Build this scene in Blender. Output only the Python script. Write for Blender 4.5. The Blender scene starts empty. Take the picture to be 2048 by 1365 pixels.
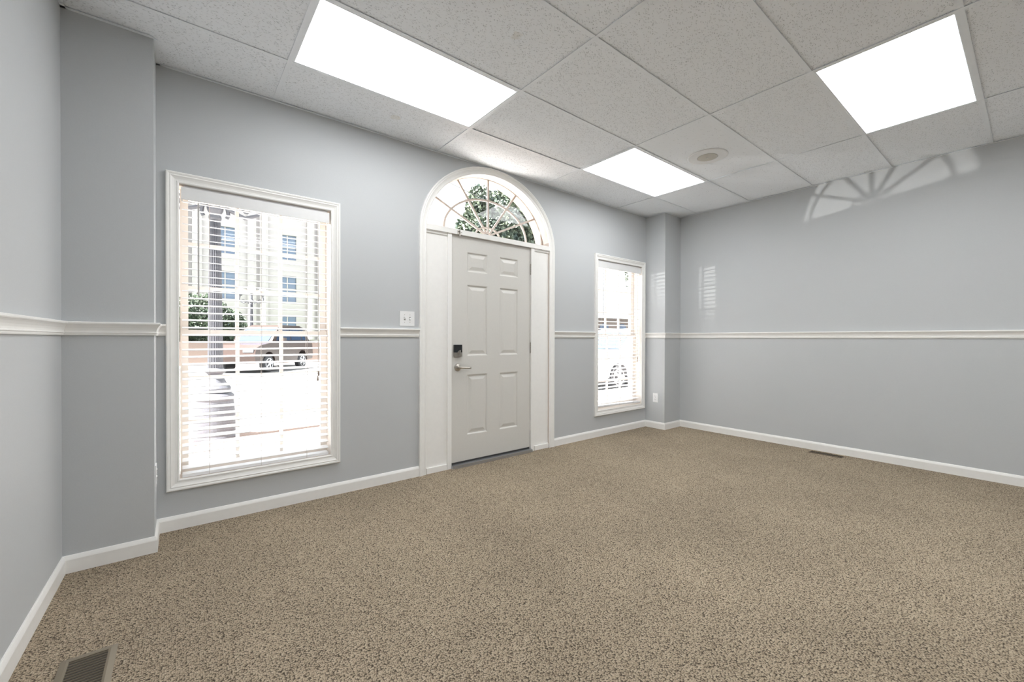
import bpy, bmesh, math, random
import numpy as np
from mathutils import Vector, Matrix

random.seed(4)
rng = np.random.default_rng(7)
scene = bpy.context.scene
COL = scene.collection

# ------------------------------------------------------------------ camera
YAW, PITCH, ROLL = 0.6714036, -0.0057814, 0.0025620
CAM = Vector((-1.70993, -3.17900, 1.14169))
FPX = 833.526
cd = bpy.data.cameras.new('camera')
cd.sensor_fit = 'HORIZONTAL'
cd.sensor_width = 36.0
cd.lens = FPX * 36.0 / 2048.0
cd.clip_start = 0.02
cd.clip_end = 500
cam = bpy.data.objects.new('camera', cd)
COL.objects.link(cam)
fw = Vector((math.sin(YAW) * math.cos(PITCH), math.cos(YAW) * math.cos(PITCH), math.sin(PITCH)))
rt0 = Vector((math.cos(YAW), -math.sin(YAW), 0))
up0 = rt0.cross(fw)
rt = rt0 * math.cos(ROLL) + up0 * math.sin(ROLL)
up = up0 * math.cos(ROLL) - rt0 * math.sin(ROLL)
m = Matrix((rt, up, -fw)).transposed().to_4x4()
m.translation = CAM
cam.matrix_world = m
scene.camera = cam

# ------------------------------------------------------------------ world, sun, exposure
SKY = 1.6
SUN = 31.0
LENS = 4.35
GLINT_LAMP = 1700.0
world = bpy.data.worlds.new('hazy_sky')
scene.world = world
world.use_nodes = True
wn = world.node_tree.nodes
wn['Background'].inputs['Color'].default_value = (0.90, 0.95, 1.0, 1)
wn['Background'].inputs['Strength'].default_value = SKY
sd = bpy.data.lights.new('sun', 'SUN')
sd.energy = SUN
sd.angle = 0.01
sd.color = (1.0, 0.975, 0.945)
sun = bpy.data.objects.new('sun', sd)
COL.objects.link(sun)
sun.rotation_euler = Vector((0.50, 0.03, -0.85)).to_track_quat('-Z', 'Y').to_euler()
# spot lamp for sunlight assumed to bounce off an unseen car's windscreen
gd = bpy.data.lights.new('assumed_glint_lamp', 'SPOT')
gd.energy = GLINT_LAMP
gd.spot_size = math.radians(14)
gd.spot_blend = 0.3
gd.shadow_soft_size = 0.05
gd.color = (1.0, 0.97, 0.93)
gl = bpy.data.objects.new('assumed_glint_lamp', gd)
COL.objects.link(gl)
gl.location = (-9.0, 8.0, 1.04)
gl.rotation_euler = (Vector((0.61, 0.1, 2.4)) - gl.location).to_track_quat('-Z', 'Y').to_euler()

vs = scene.view_settings
vs.view_transform = 'Standard'
vs.look = 'None'
vs.gamma = 1.0
vs.exposure = 1.28
vs.use_curve_mapping = False
scene.cycles.use_denoising = True
scene.cycles.max_bounces = 12
scene.cycles.diffuse_bounces = 7
scene.cycles.transparent_max_bounces = 32
scene.cycles.sample_clamp_indirect = 6.0
scene.cycles.caustics_reflective = False
scene.cycles.caustics_refractive = False

# ------------------------------------------------------------------ materials
MATS = {}


def new_mat(name):
    mt = bpy.data.materials.new(name)
    mt.use_nodes = True
    MATS[name] = mt
    nt = mt.node_tree
    return mt, nt, nt.nodes['Principled BSDF']


def plain(name, col, rough=0.5, metal=0.0, bump=0.0, scale=200.0, spec=0.5):
    mt, nt, b = new_mat(name)
    tc = nt.nodes.new('ShaderNodeTexCoord')
    nz = nt.nodes.new('ShaderNodeTexNoise')
    nz.inputs['Scale'].default_value = scale
    nz.inputs['Detail'].default_value = 4
    nt.links.new(tc.outputs['Object'], nz.inputs['Vector'])
    mx = nt.nodes.new('ShaderNodeMix')
    mx.data_type = 'RGBA'
    mx.inputs[6].default_value = (*[c * 0.97 for c in col], 1)
    mx.inputs[7].default_value = (*[min(1, c * 1.03) for c in col], 1)
    nt.links.new(nz.outputs['Fac'], mx.inputs[0])
    nt.links.new(mx.outputs[2], b.inputs['Base Color'])
    b.inputs['Roughness'].default_value = rough
    b.inputs['Metallic'].default_value = metal
    b.inputs['Specular IOR Level'].default_value = spec
    if bump:
        bp = nt.nodes.new('ShaderNodeBump')
        bp.inputs['Strength'].default_value = bump
        bp.inputs['Distance'].default_value = 0.002
        nt.links.new(nz.outputs['Fac'], bp.inputs['Height'])
        nt.links.new(bp.outputs['Normal'], b.inputs['Normal'])
    return mt


plain('wall_paint', (0.535, 0.550, 0.560), 0.62, bump=0.12, scale=160, spec=0.3)
plain('trim_paint', (0.87, 0.86, 0.835), 0.38, bump=0.03, scale=30)
plain('door_paint', (0.66, 0.645, 0.61), 0.40, bump=0.04, scale=60)
plain('window_paint', (0.84, 0.785, 0.73), 0.45, scale=30)
plain('fan_glow_paint', (0.60, 0.515, 0.455), 0.45, scale=30)  # window paint darkened to peach, warm glow on the arch put into the colour
plain('vinyl_white', (0.80, 0.80, 0.80), 0.40, scale=30)
plain('slat_white', (0.84, 0.84, 0.85), 0.35, scale=20)
plain('plastic_white', (0.83, 0.83, 0.83), 0.35, scale=30)
plain('slot_dark', (0.10, 0.09, 0.08), 0.6)
plain('cord', (0.55, 0.50, 0.47), 0.8)
plain('tassel', (0.35, 0.28, 0.24), 0.6)
plain('wand', (0.50, 0.49, 0.48), 0.35)
plain('grid_white', (0.89, 0.92, 0.955), 0.45, scale=20)
plain('nickel', (0.52, 0.49, 0.45), 0.28, metal=1.0, scale=80)
plain('black_gloss', (0.02, 0.022, 0.024), 0.2)
plain('aluminium', (0.50, 0.51, 0.53), 0.42, metal=0.9, scale=60)
plain('rubber', (0.06, 0.06, 0.06), 0.7)
plain('register_tan', (0.25, 0.21, 0.155), 0.42, metal=0.3, scale=60)
plain('register_brown', (0.15, 0.115, 0.08), 0.5, metal=0.2, scale=60)
plain('duct_dark', (0.035, 0.03, 0.026), 0.8)
plain('speaker_grille', (0.58, 0.55, 0.49), 0.6, bump=0.15, scale=400)
plain('wasp_grey', (0.2, 0.2, 0.2), 0.7)
plain('iron_grey', (0.050, 0.050, 0.058), 0.5, bump=0.2, scale=60)
plain('globe_white', (0.85, 0.85, 0.85), 0.3)
plain('concrete', (0.47, 0.46, 0.45), 0.9, bump=0.3, scale=12)
plain('asphalt', (0.12, 0.119, 0.118), 0.95, bump=0.4, scale=80)
plain('brick_red', (0.22, 0.15, 0.12), 0.9, bump=0.4, scale=25)
plain('grass', (0.07, 0.088, 0.052), 0.9, bump=0.5, scale=50)
plain('limestone', (0.38, 0.35, 0.352), 0.9, bump=0.2, scale=4)
plain('far_brick', (0.12, 0.09, 0.075), 0.9, bump=0.2, scale=8)
plain('far_roof', (0.25, 0.27, 0.33), 0.8)
plain('bark', (0.10, 0.075, 0.05), 0.9, bump=0.6, scale=20)
plain('tyre', (0.03, 0.03, 0.032), 0.8)
plain('alloy', (0.55, 0.55, 0.56), 0.35, metal=0.7)
plain('car_white', (0.28, 0.29, 0.305), 0.2)
plain('car_maroon', (0.035, 0.022, 0.018), 0.25)
plain('car_glass', (0.03, 0.05, 0.09), 0.06)
plain('facade_sky_glass', (0.10, 0.14, 0.21), 0.12)  # sky reflection put into the blue base colour
plain('lamp_red', (0.30, 0.02, 0.02), 0.3)
plain('cable_black', (0.04, 0.04, 0.04), 0.7)

# leaves, light and dark
for nm, c0, c1 in (('leaf_hedge', (0.014, 0.030, 0.016), (0.060, 0.085, 0.045)),
                   ('leaf_tree', (0.030, 0.050, 0.042), (0.105, 0.125, 0.075))):
    mt, nt, b = new_mat(nm)
    tc = nt.nodes.new('ShaderNodeTexCoord')
    nz = nt.nodes.new('ShaderNodeTexNoise')
    nz.inputs['Scale'].default_value = 1.6
    nz.inputs['Detail'].default_value = 6
    cr = nt.nodes.new('ShaderNodeValToRGB')
    cr.color_ramp.elements[0].position = 0.35
    cr.color_ramp.elements[0].color = (*c0, 1)
    cr.color_ramp.elements[1].position = 0.68
    cr.color_ramp.elements[1].color = (*c1, 1)
    nt.links.new(tc.outputs['Object'], nz.inputs['Vector'])
    nt.links.new(nz.outputs['Fac'], cr.inputs['Fac'])
    nt.links.new(cr.outputs['Color'], b.inputs['Base Color'])
    b.inputs['Roughness'].default_value = 0.6

# carpet: looped pile flecked beige, brown and dark
mt, nt, b = new_mat('carpet')
tc = nt.nodes.new('ShaderNodeTexCoord')
vo = nt.nodes.new('ShaderNodeTexVoronoi')
vo.voronoi_dimensions = '2D'
vo.inputs['Scale'].default_value = 165
vo.inputs['Randomness'].default_value = 0.9
nt.links.new(tc.outputs['Object'], vo.inputs['Vector'])
sep = nt.nodes.new('ShaderNodeSeparateColor')
nt.links.new(vo.outputs['Color'], sep.inputs['Color'])
cr = nt.nodes.new('ShaderNodeValToRGB')
els = cr.color_ramp.elements
els[0].position = 0.0
els[0].color = (0.17, 0.135, 0.098, 1)
els[1].position = 1.0
els[1].color = (0.54, 0.45, 0.335, 1)
for ps, c in ((0.10, (0.25, 0.20, 0.145)), (0.22, (0.375, 0.305, 0.22)), (0.6, (0.435, 0.355, 0.257)), (0.85, (0.48, 0.395, 0.29))):
    e = els.new(ps)
    e.color = (*c, 1)
nt.links.new(sep.outputs['Red'], cr.inputs['Fac'])
nz = nt.nodes.new('ShaderNodeTexNoise')          # worn and soiled tracks
nz.inputs['Scale'].default_value = 0.9
nz.inputs['Detail'].default_value = 5
nz.inputs['Roughness'].default_value = 0.55
nt.links.new(tc.outputs['Object'], nz.inputs['Vector'])
mr = nt.nodes.new('ShaderNodeMapRange')
mr.inputs[1].default_value = 0.35
mr.inputs[2].default_value = 0.65
mr.inputs[3].default_value = 0.86
mr.inputs[4].default_value = 1.08
nt.links.new(nz.outputs['Fac'], mr.inputs[0])
mx = nt.nodes.new('ShaderNodeMix')
mx.data_type = 'RGBA'
mx.blend_type = 'MULTIPLY'
mx.inputs[0].default_value = 1.0
nt.links.new(cr.outputs['Color'], mx.inputs[6])
nt.links.new(mr.outputs[0], mx.inputs[7])
gap = nt.nodes.new('ShaderNodeMapRange')         # darker between the loops
gap.inputs[1].default_value = 0.38
gap.inputs[2].default_value = 0.72
gap.inputs[3].default_value = 1.0
gap.inputs[4].default_value = 0.22
nt.links.new(vo.outputs['Distance'], gap.inputs[0])
mx2 = nt.nodes.new('ShaderNodeMix')
mx2.data_type = 'RGBA'
mx2.blend_type = 'MULTIPLY'
mx2.inputs[0].default_value = 1.0
nt.links.new(mx.outputs[2], mx2.inputs[6])
nt.links.new(gap.outputs[0], mx2.inputs[7])
nt.links.new(mx2.outputs[2], b.inputs['Base Color'])
b.inputs['Roughness'].default_value = 0.95
b.inputs['Specular IOR Level'].default_value = 0.1
bp = nt.nodes.new('ShaderNodeBump')
bp.invert = True
bp.inputs['Strength'].default_value = 0.7
bp.inputs['Distance'].default_value = 0.004
nt.links.new(vo.outputs['Distance'], bp.inputs['Height'])
nt.links.new(bp.outputs['Normal'], b.inputs['Normal'])


def tile_mat(name, pits, stains=()):
    mt, nt, b = new_mat(name)
    N, L = nt.nodes, nt.links
    geo = N.new('ShaderNodeNewGeometry')
    # wandering fissures: stretched cells whose direction drifts
    wob = N.new('ShaderNodeTexNoise')
    wob.inputs['Scale'].default_value = 60
    L.new(geo.outputs['Position'], wob.inputs['Vector'])
    add = N.new('ShaderNodeMix')
    add.data_type = 'RGBA'
    add.blend_type = 'LINEAR_LIGHT'
    add.inputs[0].default_value = 0.012
    L.new(geo.outputs['Position'], add.inputs[6])
    L.new(wob.outputs['Color'], add.inputs[7])
    mp = N.new('ShaderNodeMapping')
    mp.inputs['Rotation'].default_value = (0, 0, 0.5)
    mp.inputs['Scale'].default_value = (58, 160, 100)
    L.new(add.outputs[2], mp.inputs['Vector'])
    vo = N.new('ShaderNodeTexVoronoi')
    vo.voronoi_dimensions = '2D'
    vo.inputs['Scale'].default_value = 1.0
    L.new(mp.outputs['Vector'], vo.inputs['Vector'])
    cr = N.new('ShaderNodeValToRGB')
    cr.color_ramp.elements[0].position = 0.12
    cr.color_ramp.elements[0].color = (1, 1, 1, 1)
    cr.color_ramp.elements[1].position = 0.34
    cr.color_ramp.elements[1].color = (0, 0, 0, 1)
    L.new(vo.outputs['Distance'], cr.inputs['Fac'])
    sp = N.new('ShaderNodeSeparateColor')
    L.new(vo.outputs['Color'], sp.inputs['Color'])
    th = N.new('ShaderNodeMath')
    th.operation = 'GREATER_THAN'
    th.inputs[1].default_value = 1.0 - pits
    L.new(sp.outputs['Red'], th.inputs[0])
    pit = N.new('ShaderNodeMath')
    pit.operation = 'MULTIPLY'
    L.new(cr.outputs['Color'], pit.inputs[0])
    L.new(th.outputs[0], pit.inputs[1])
    c = N.new('ShaderNodeMix')
    c.data_type = 'RGBA'
    c.inputs[6].default_value = (0.925, 0.952, 0.988, 1)
    c.inputs[7].default_value = (0.62, 0.64, 0.665, 1)
    L.new(pit.outputs[0], c.inputs[0])
    out = c.outputs[2]
    for (sx, sy, sr) in stains:
        vm = N.new('ShaderNodeVectorMath')
        vm.operation = 'DISTANCE'
        L.new(geo.outputs['Position'], vm.inputs[0])
        vm.inputs[1].default_value = (sx, sy, 2.727)
        n2 = N.new('ShaderNodeTexNoise')
        n2.inputs['Scale'].default_value = 25
        L.new(geo.outputs['Position'], n2.inputs['Vector'])
        ad = N.new('ShaderNodeMath')
        ad.operation = 'MULTIPLY_ADD'
        ad.inputs[1].default_value = 0.07
        L.new(n2.outputs['Fac'], ad.inputs[0])
        L.new(vm.outputs['Value'], ad.inputs[2])
        r2 = N.new('ShaderNodeValToRGB')
        r2.color_ramp.elements[0].position = sr * 0.4
        r2.color_ramp.elements[0].color = (0.10, 0.10, 0.10, 1)
        r2.color_ramp.elements[1].position = sr * 1.35
        r2.color_ramp.elements[1].color = (0, 0, 0, 1)
        e = r2.color_ramp.elements.new(sr)
        e.color = (0.30, 0.30, 0.30, 1)
        L.new(ad.outputs[0], r2.inputs['Fac'])
        c2 = N.new('ShaderNodeMix')
        c2.data_type = 'RGBA'
        L.new(r2.outputs['Color'], c2.inputs[0])
        L.new(out, c2.inputs[6])
        c2.inputs[7].default_value = (0.66, 0.60, 0.48, 1)
        out = c2.outputs[2]
    L.new(out, b.inputs['Base Color'])
    b.inputs['Roughness'].default_value = 0.9
    b.inputs['Specular IOR Level'].default_value = 0.1
    fn = N.new('ShaderNodeTexNoise')
    fn.inputs['Scale'].default_value = 260
    L.new(geo.outputs['Position'], fn.inputs['Vector'])
    hs = N.new('ShaderNodeMath')
    hs.operation = 'MULTIPLY_ADD'
    hs.inputs[1].default_value = -1.5
    L.new(pit.outputs[0], hs.inputs[0])
    L.new(fn.outputs['Fac'], hs.inputs[2])
    bp = N.new('ShaderNodeBump')
    bp.inputs['Strength'].default_value = 0.5
    bp.inputs['Distance'].default_value = 0.002
    L.new(hs.outputs[0], bp.inputs['Height'])
    L.new(bp.outputs['Normal'], b.inputs['Normal'])


tile_mat('ceiling_tile_fissured', 0.40, ((-0.50, -0.30, 0.055), (-0.33, -1.48, 0.05)))
tile_mat('ceiling_tile_plain', 0.06)

# glowing prismatic lens: tubes show faintly through it
mt, nt, b = new_mat('lamp_lens')
tc = nt.nodes.new('ShaderNodeTexCoord')
sx = nt.nodes.new('ShaderNodeSeparateXYZ')
nt.links.new(tc.outputs['Object'], sx.inputs[0])
wv = nt.nodes.new('ShaderNodeMath')
wv.operation = 'MULTIPLY'
wv.inputs[1].default_value = 22.0
nt.links.new(sx.outputs['Y'], wv.inputs[0])
cs = nt.nodes.new('ShaderNodeMath')
cs.operation = 'COSINE'
nt.links.new(wv.outputs[0], cs.inputs[0])
mr = nt.nodes.new('ShaderNodeMapRange')
mr.inputs[1].default_value = -1
mr.inputs[2].default_value = 1
mr.inputs[3].default_value = LENS * 0.85
mr.inputs[4].default_value = LENS * 1.1
nt.links.new(cs.outputs[0], mr.inputs[0])
b.inputs['Base Color'].default_value = (0.8, 0.8, 0.8, 1)
b.inputs['Emission Color'].default_value = (0.965, 0.985, 1.0, 1)
nt.links.new(mr.outputs[0], b.inputs['Emission Strength'])

# window glass: clear, with a surface reflection
mt = bpy.data.materials.new('window_glass')
mt.use_nodes = True
MATS['window_glass'] = mt
nt = mt.node_tree
nt.nodes.clear()
o_ = nt.nodes.new('ShaderNodeOutputMaterial')
tr = nt.nodes.new('ShaderNodeBsdfTransparent')
tr.inputs['Color'].default_value = (0.95, 0.965, 0.96, 1)
gs = nt.nodes.new('ShaderNodeBsdfGlossy')
gs.inputs['Roughness'].default_value = 0.01
geo = nt.nodes.new('ShaderNodeNewGeometry')      # two-sided thin-sheet reflectance
dt = nt.nodes.new('ShaderNodeVectorMath')
dt.operation = 'DOT_PRODUCT'
nt.links.new(geo.outputs['Normal'], dt.inputs[0])
nt.links.new(geo.outputs['Incoming'], dt.inputs[1])
prev = dt.outputs['Value']
fr = None
for op, v0, v1 in (('ABSOLUTE', None, None), ('SUBTRACT', 1.0, None), ('POWER', None, 5.0), ('MULTIPLY_ADD', None, 0.92)):
    fr = nt.nodes.new('ShaderNodeMath')
    fr.operation = op
    fr.use_clamp = True
    if v0 is None:
        nt.links.new(prev, fr.inputs[0])
        if v1 is not None:
            fr.inputs[1].default_value = v1
    else:
        fr.inputs[0].default_value = v0
        nt.links.new(prev, fr.inputs[1])
    prev = fr.outputs[0]
fr.inputs[2].default_value = 0.05
ms = nt.nodes.new('ShaderNodeMixShader')
nt.links.new(fr.outputs[0], ms.inputs[0])
nt.links.new(tr.outputs[0], ms.inputs[1])
nt.links.new(gs.outputs[0], ms.inputs[2])
nt.links.new(ms.outputs[0], o_.inputs['Surface'])


# ------------------------------------------------------------------ helpers
def tag(o, label=None, cat=None, group=None, kind=None):
    if label:
        o['label'] = label
    if cat:
        o['category'] = cat
    if group:
        o['group'] = group
    if kind:
        o['kind'] = kind
    return o


def empty(name, loc=(0, 0, 0), rz=0.0):
    o = bpy.data.objects.new(name, None)
    o.empty_display_size = 0.1
    o.location = loc
    o.rotation_euler = (0, 0, rz)
    COL.objects.link(o)
    return o


def link(name, me, mat, parent=None, smooth=False):
    if mat and not me.materials:
        me.materials.append(MATS[mat])
    if smooth:
        for f in me.polygons:
            f.use_smooth = True
    o = bpy.data.objects.new(name, me)
    COL.objects.link(o)
    if parent is not None:
        o.parent = parent
    return o


def obj(name, bm, mat, parent=None, smooth=False, bevel=0.0, seg=2):
    if bevel:
        bmesh.ops.bevel(bm, geom=[e for e in bm.edges if len(e.link_faces) == 2 and e.calc_face_angle(0) > 0.6],
                        offset=bevel, segments=seg, affect='EDGES', clamp_overlap=True)
    bmesh.ops.recalc_face_normals(bm, faces=bm.faces)
    me = bpy.data.meshes.new(name)
    bm.to_mesh(me)
    bm.free()
    return link(name, me, mat, parent, smooth)


def bx(bm, x0, x1, y0, y1, z0, z1):
    v = [bm.verts.new((x, y, z)) for z in (z0, z1) for y in (y0, y1) for x in (x0, x1)]
    for f in ((0, 1, 3, 2), (4, 5, 7, 6), (0, 1, 5, 4), (2, 3, 7, 6), (0, 2, 6, 4), (1, 3, 7, 5)):
        bm.faces.new([v[i] for i in f])


def box(name, x0, x1, y0, y1, z0, z1, mat, parent=None, bevel=0.0):
    bm = bmesh.new()
    bx(bm, x0, x1, y0, y1, z0, z1)
    return obj(name, bm, mat, parent, bevel=bevel)


def prism(bm, pts, a0, a1, plane='XZ'):
    """pts: 2D outline, extruded between a0 and a1 along the third axis"""
    def P(p, a):
        if plane == 'XZ':
            return (p[0], a, p[1])
        if plane == 'XY':
            return (p[0], p[1], a)
        return (a, p[0], p[1])
    A = [bm.verts.new(P(p, a0)) for p in pts]
    B = [bm.verts.new(P(p, a1)) for p in pts]
    n = len(pts)
    bm.faces.new(A)
    bm.faces.new(B[::-1])
    for i in range(n):
        j = (i + 1) % n
        bm.faces.new((A[i], A[j], B[j], B[i]))


def sweep(bm, path, prof, N, side=1, closed=False):
    """profile (u,v): u across the path, v along N; mitred corners"""
    N = Vector(N)
    path = [Vector(p) for p in path]
    n = len(path)
    rings = []
    for i, p in enumerate(path):
        t0 = (p - path[i - 1]).normalized() if (i > 0 or closed) else None
        t1 = (path[(i + 1) % n] - p).normalized() if (i < n - 1 or closed) else None
        if t0 is None:
            t0 = t1
        if t1 is None:
            t1 = t0
        l0, l1 = N.cross(t0) * side, N.cross(t1) * side
        l = l0 + l1
        l.normalize()
        k = 1.0 / max(0.2, l.dot(l1))
        rings.append([bm.verts.new(p + l * (u * k) + N * v) for u, v in prof])
    mlen = len(prof)
    for i in range(n if closed else n - 1):
        a, c = rings[i], rings[(i + 1) % n]
        for j in range(mlen):
            k2 = (j + 1) % mlen
            bm.faces.new((a[j], a[k2], c[k2], c[j]))
    if not closed:
        bm.faces.new(rings[0])
        bm.faces.new(rings[-1][::-1])


def tube(bm, pts, r, seg=8, caps=True):
    pts = [Vector(p) for p in pts]
    rr = r if isinstance(r, (list, tuple)) else [r] * len(pts)
    rings = []
    ref = None
    for i, p in enumerate(pts):
        t = (pts[min(i + 1, len(pts) - 1)] - pts[max(i - 1, 0)]).normalized()
        if ref is None:
            ref = t.orthogonal().normalized()
        a = (ref - t * ref.dot(t)).normalized()
        ref = a
        b2 = t.cross(a)
        rings.append([bm.verts.new(p + (a * math.cos(q) + b2 * math.sin(q)) * rr[i])
                      for q in [2 * math.pi * k / seg for k in range(seg)]])
    for i in range(len(pts) - 1):
        for k in range(seg):
            j = (k + 1) % seg
            bm.faces.new((rings[i][k], rings[i][j], rings[i + 1][j], rings[i + 1][k]))
    if caps:
        bm.faces.new(rings[0][::-1])
        bm.faces.new(rings[-1])


def lathe(bm, prof, seg=24, center=(0, 0, 0), axis='Z', flute=None):
    """prof: (r, h); flute: function(h) -> depth"""
    c = Vector(center)
    rings = []
    for r, h in prof:
        ring = []
        for k in range(seg):
            q = 2 * math.pi * k / seg
            r2 = r
            if flute and k % 2:
                r2 = r - flute(h)
            x, y = r2 * math.cos(q), r2 * math.sin(q)
            if axis == 'Z':
                v = Vector((x, y, h))
            elif axis == 'Y':
                v = Vector((x, h, y))
            else:
                v = Vector((h, x, y))
            ring.append(bm.verts.new(c + v))
        rings.append(ring)
    for i in range(len(rings) - 1):
        for k in range(seg):
            j = (k + 1) % seg
            bm.faces.new((rings[i][k], rings[i][j], rings[i + 1][j], rings[i + 1][k]))
    bm.faces.new(rings[0][::-1])
    bm.faces.new(rings[-1])


def plate(name, outline, holes, a0, a1, mat, parent=None):
    """flat plate with holes in the XZ plane, between y=a0 and y=a1"""
    cu = bpy.data.curves.new(name, 'CURVE')
    cu.dimensions = '2D'
    cu.fill_mode = 'BOTH'
    cu.extrude = abs(a1 - a0) / 2
    for ring in [outline] + list(holes):
        s = cu.splines.new('POLY')
        s.points.add(len(ring) - 1)
        for q, pt in zip(ring, s.points):
            pt.co = (q[0], q[1], 0, 1)
        s.use_cyclic_u = True
    tmp = bpy.data.objects.new(name + '_tmp', cu)
    me = bpy.data.meshes.new_from_object(tmp)
    bpy.data.objects.remove(tmp)
    bpy.data.curves.remove(cu)
    ym = (a0 + a1) / 2
    for v in me.vertices:
        x, y, z = v.co
        v.co = (x, ym + z, y)
    bm = bmesh.new()
    bm.from_mesh(me)
    bmesh.ops.remove_doubles(bm, verts=bm.verts, dist=1e-6)
    bmesh.ops.recalc_face_normals(bm, faces=bm.faces)
    bm.to_mesh(me)
    bm.free()
    me.materials.clear()
    me.name = name
    return link(name, me, mat, parent)


def copy_tree(o, parent=None):
    c = o.copy()
    COL.objects.link(c)
    c.parent = parent
    for ch in list(o.children):
        copy_tree(ch, c)
    return c


# ------------------------------------------------------------------ the room shell
H = 2.726
XR = 3.4105                       # right wall
XPL, YPL = -1.8212, -0.2635       # pier at the left end of the window wall
XPR, YPR = 3.0464, -0.2763        # pier at its right end
YB = -6.20                        # back wall, behind the camera
TOP = 3.10


def xl(y):
    return -2.1553 + 0.01662 * y  # left wall runs slightly out of square


GRADE = -0.15

tag(box('floor', -2.42, 3.60, YB - 0.15, 0.0, GRADE, 0.0, 'carpet'),
    'flecked beige and brown looped carpet covering the room floor', 'floor', kind='structure')

# arched door opening in the window wall
XC = 0.602
ZC, AO, BO = 2.05, 0.772, 0.674   # outer edge of the arched casing
CW = 0.064                        # casing width


def arch_path(off, z0=0.0, n=36):
    """jambs and elliptical head; off = inward offset from the casing's outer edge"""
    a, b_ = AO - off, BO - off
    pts = [(XC - a, z0)]
    for k in range(n + 1):
        q = math.pi - math.pi * k / n
        pts.append((XC + a * math.cos(q), ZC + b_ * math.sin(q)))
    pts.append((XC + a, z0))
    return pts


W1 = (-1.717, -0.861, 0.297, 2.060)   # visible opening of each window
W2 = (2.088, 2.948, 0.305, 2.068)
JB = 0.016                            # jamb liner thickness


def rect(x0, x1, z0, z1):
    return [(x0, z0), (x1, z0), (x1, z1), (x0, z1)]


arch_hole = arch_path(CW - 0.018, GRADE)
outline = [(-2.42, GRADE)] + arch_hole + [(3.60, GRADE), (3.60, TOP), (-2.42, TOP)]
wall_f = plate('wall_front', outline,
               [rect(w[0] - JB, w[1] + JB, w[2] - JB, w[3] + JB) for w in (W1, W2)], 0.0, 0.20, 'wall_paint')
tag(wall_f, 'pale grey painted wall holding the arched door and two windows', 'wall', kind='structure')

bm = bmesh.new()
prism(bm, [(xl(YB - 0.15), YB - 0.15), (xl(0), 0), (-2.42, 0), (-2.42, YB - 0.15)], 0.0, TOP, 'XY')
tag(obj('wall_left', bm, 'wall_paint'), 'pale grey wall with white chair rail beside the tan floor register', 'wall', kind='structure')
tag(box('wall_right', XR, 3.60, YB - 0.15, 0.0, 0.0, TOP, 'wall_paint'),
    'long bare grey wall with white chair rail above the narrow brown register', 'wall', kind='structure')
tag(box('wall_back', xl(YB), XR, YB - 0.15, YB, 0.0, TOP, 'wall_paint'),
    'plain pale grey wall facing the door wall across the room', 'wall', kind='structure')
bm = bmesh.new()
prism(bm, [(xl(0), 0), (xl(YPL), YPL), (XPL, YPL), (XPL, 0)], 0.0, H - 0.003, 'XY')
tag(obj('wall_pier_left', bm, 'wall_paint'), 'grey boxed pier between the window and the wall with the tan register', 'wall', kind='structure')
tag(box('wall_pier_right', XPR, XR, YPR, 0.0, 0.0, H - 0.003, 'wall_paint'),
    'slim grey corner pier between the window and the long bare wall', 'wall', kind='structure')
tag(box('roof', -2.6, 3.8, YB - 0.3, 0.22, TOP, TOP + 0.15, 'concrete'),  # unseen slab, added so no sunlight gets in from above
    'unseen flat roof slab added over the room to keep sunlight out', 'roof', kind='structure')

# ---- suspended ceiling: slab, tees, tiles
ceil = tag(box('ceiling', -2.42, 3.60, YB - 0.15, 0.0, H + 0.10, H + 0.14, 'grid_white'),
           'suspended white tile ceiling on a white metal grid', 'ceiling', kind='structure')
T2 = 0.6096
Y0 = -0.5052
xs = [-2.30, -1.2192, 0.0, 1.2192, 2.4384, XR + 0.02]
ys = [0.0] + [Y0 - T2 * j for j in range(10)]
FL = 0.012                       # half width of a tee flange
lights_at = {(1, 1), (3, 1), (3, 4), (1, 4), (1, 7), (3, 7)}
tile_cache = {}
for i in range(len(xs) - 1):
    for j in range(len(ys) - 1):
        if (i, j) in lights_at:
            continue
        w, d = xs[i + 1] - xs[i] - 0.006, ys[j] - ys[j + 1] - 0.006
        mat = 'ceiling_tile_plain' if (i == 4 and j <= 2) or (i, j) == (3, 2) else 'ceiling_tile_fissured'
        key = (round(w, 3), round(d, 3), mat)
        if key not in tile_cache:
            bm = bmesh.new()
            bx(bm, -w / 2, w / 2, -d / 2, d / 2, 0, 0.016)
            o = obj('ceiling_tile', bm, mat, ceil)
            tile_cache[key] = o.data
        else:
            o = bpy.data.objects.new('ceiling_tile', tile_cache[key])
            COL.objects.link(o)
            o.parent = ceil
        o.location = ((xs[i] + xs[i + 1]) / 2, (ys[j] + ys[j + 1]) / 2, H + 0.0032 + 0.0025 * random.random())
for x in xs[1:-1]:
    bm = bmesh.new()
    bx(bm, x - FL, x + FL, YB, 0.0, H - 0.0015, H)
    bx(bm, x - 0.0012, x + 0.0012, YB, 0.0, H, H + 0.035)
    obj('main_tee', bm, 'grid_white', ceil)
for y in ys[1:]:
    for i in range(len(xs) - 1):
        bm = bmesh.new()
        bx(bm, xs[i] + FL, xs[i + 1] - FL, y - FL, y + FL, H - 0.0010, H)
        bx(bm, xs[i] + FL, xs[i + 1] - FL, y - 0.0012, y + 0.0012, H, H + 0.03)
        obj('cross_tee', bm, 'grid_white', ceil)
ANG = [(0, 0.0), (0.019, 0.0), (0.019, -0.0012), (0.0, -0.0012)]
wall_line = [(xl(YB), YB), (xl(YPL), YPL), (XPL, YPL), (XPL, 0), (XPR, 0), (XPR, YPR), (XR, YPR), (XR, YB)]
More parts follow.
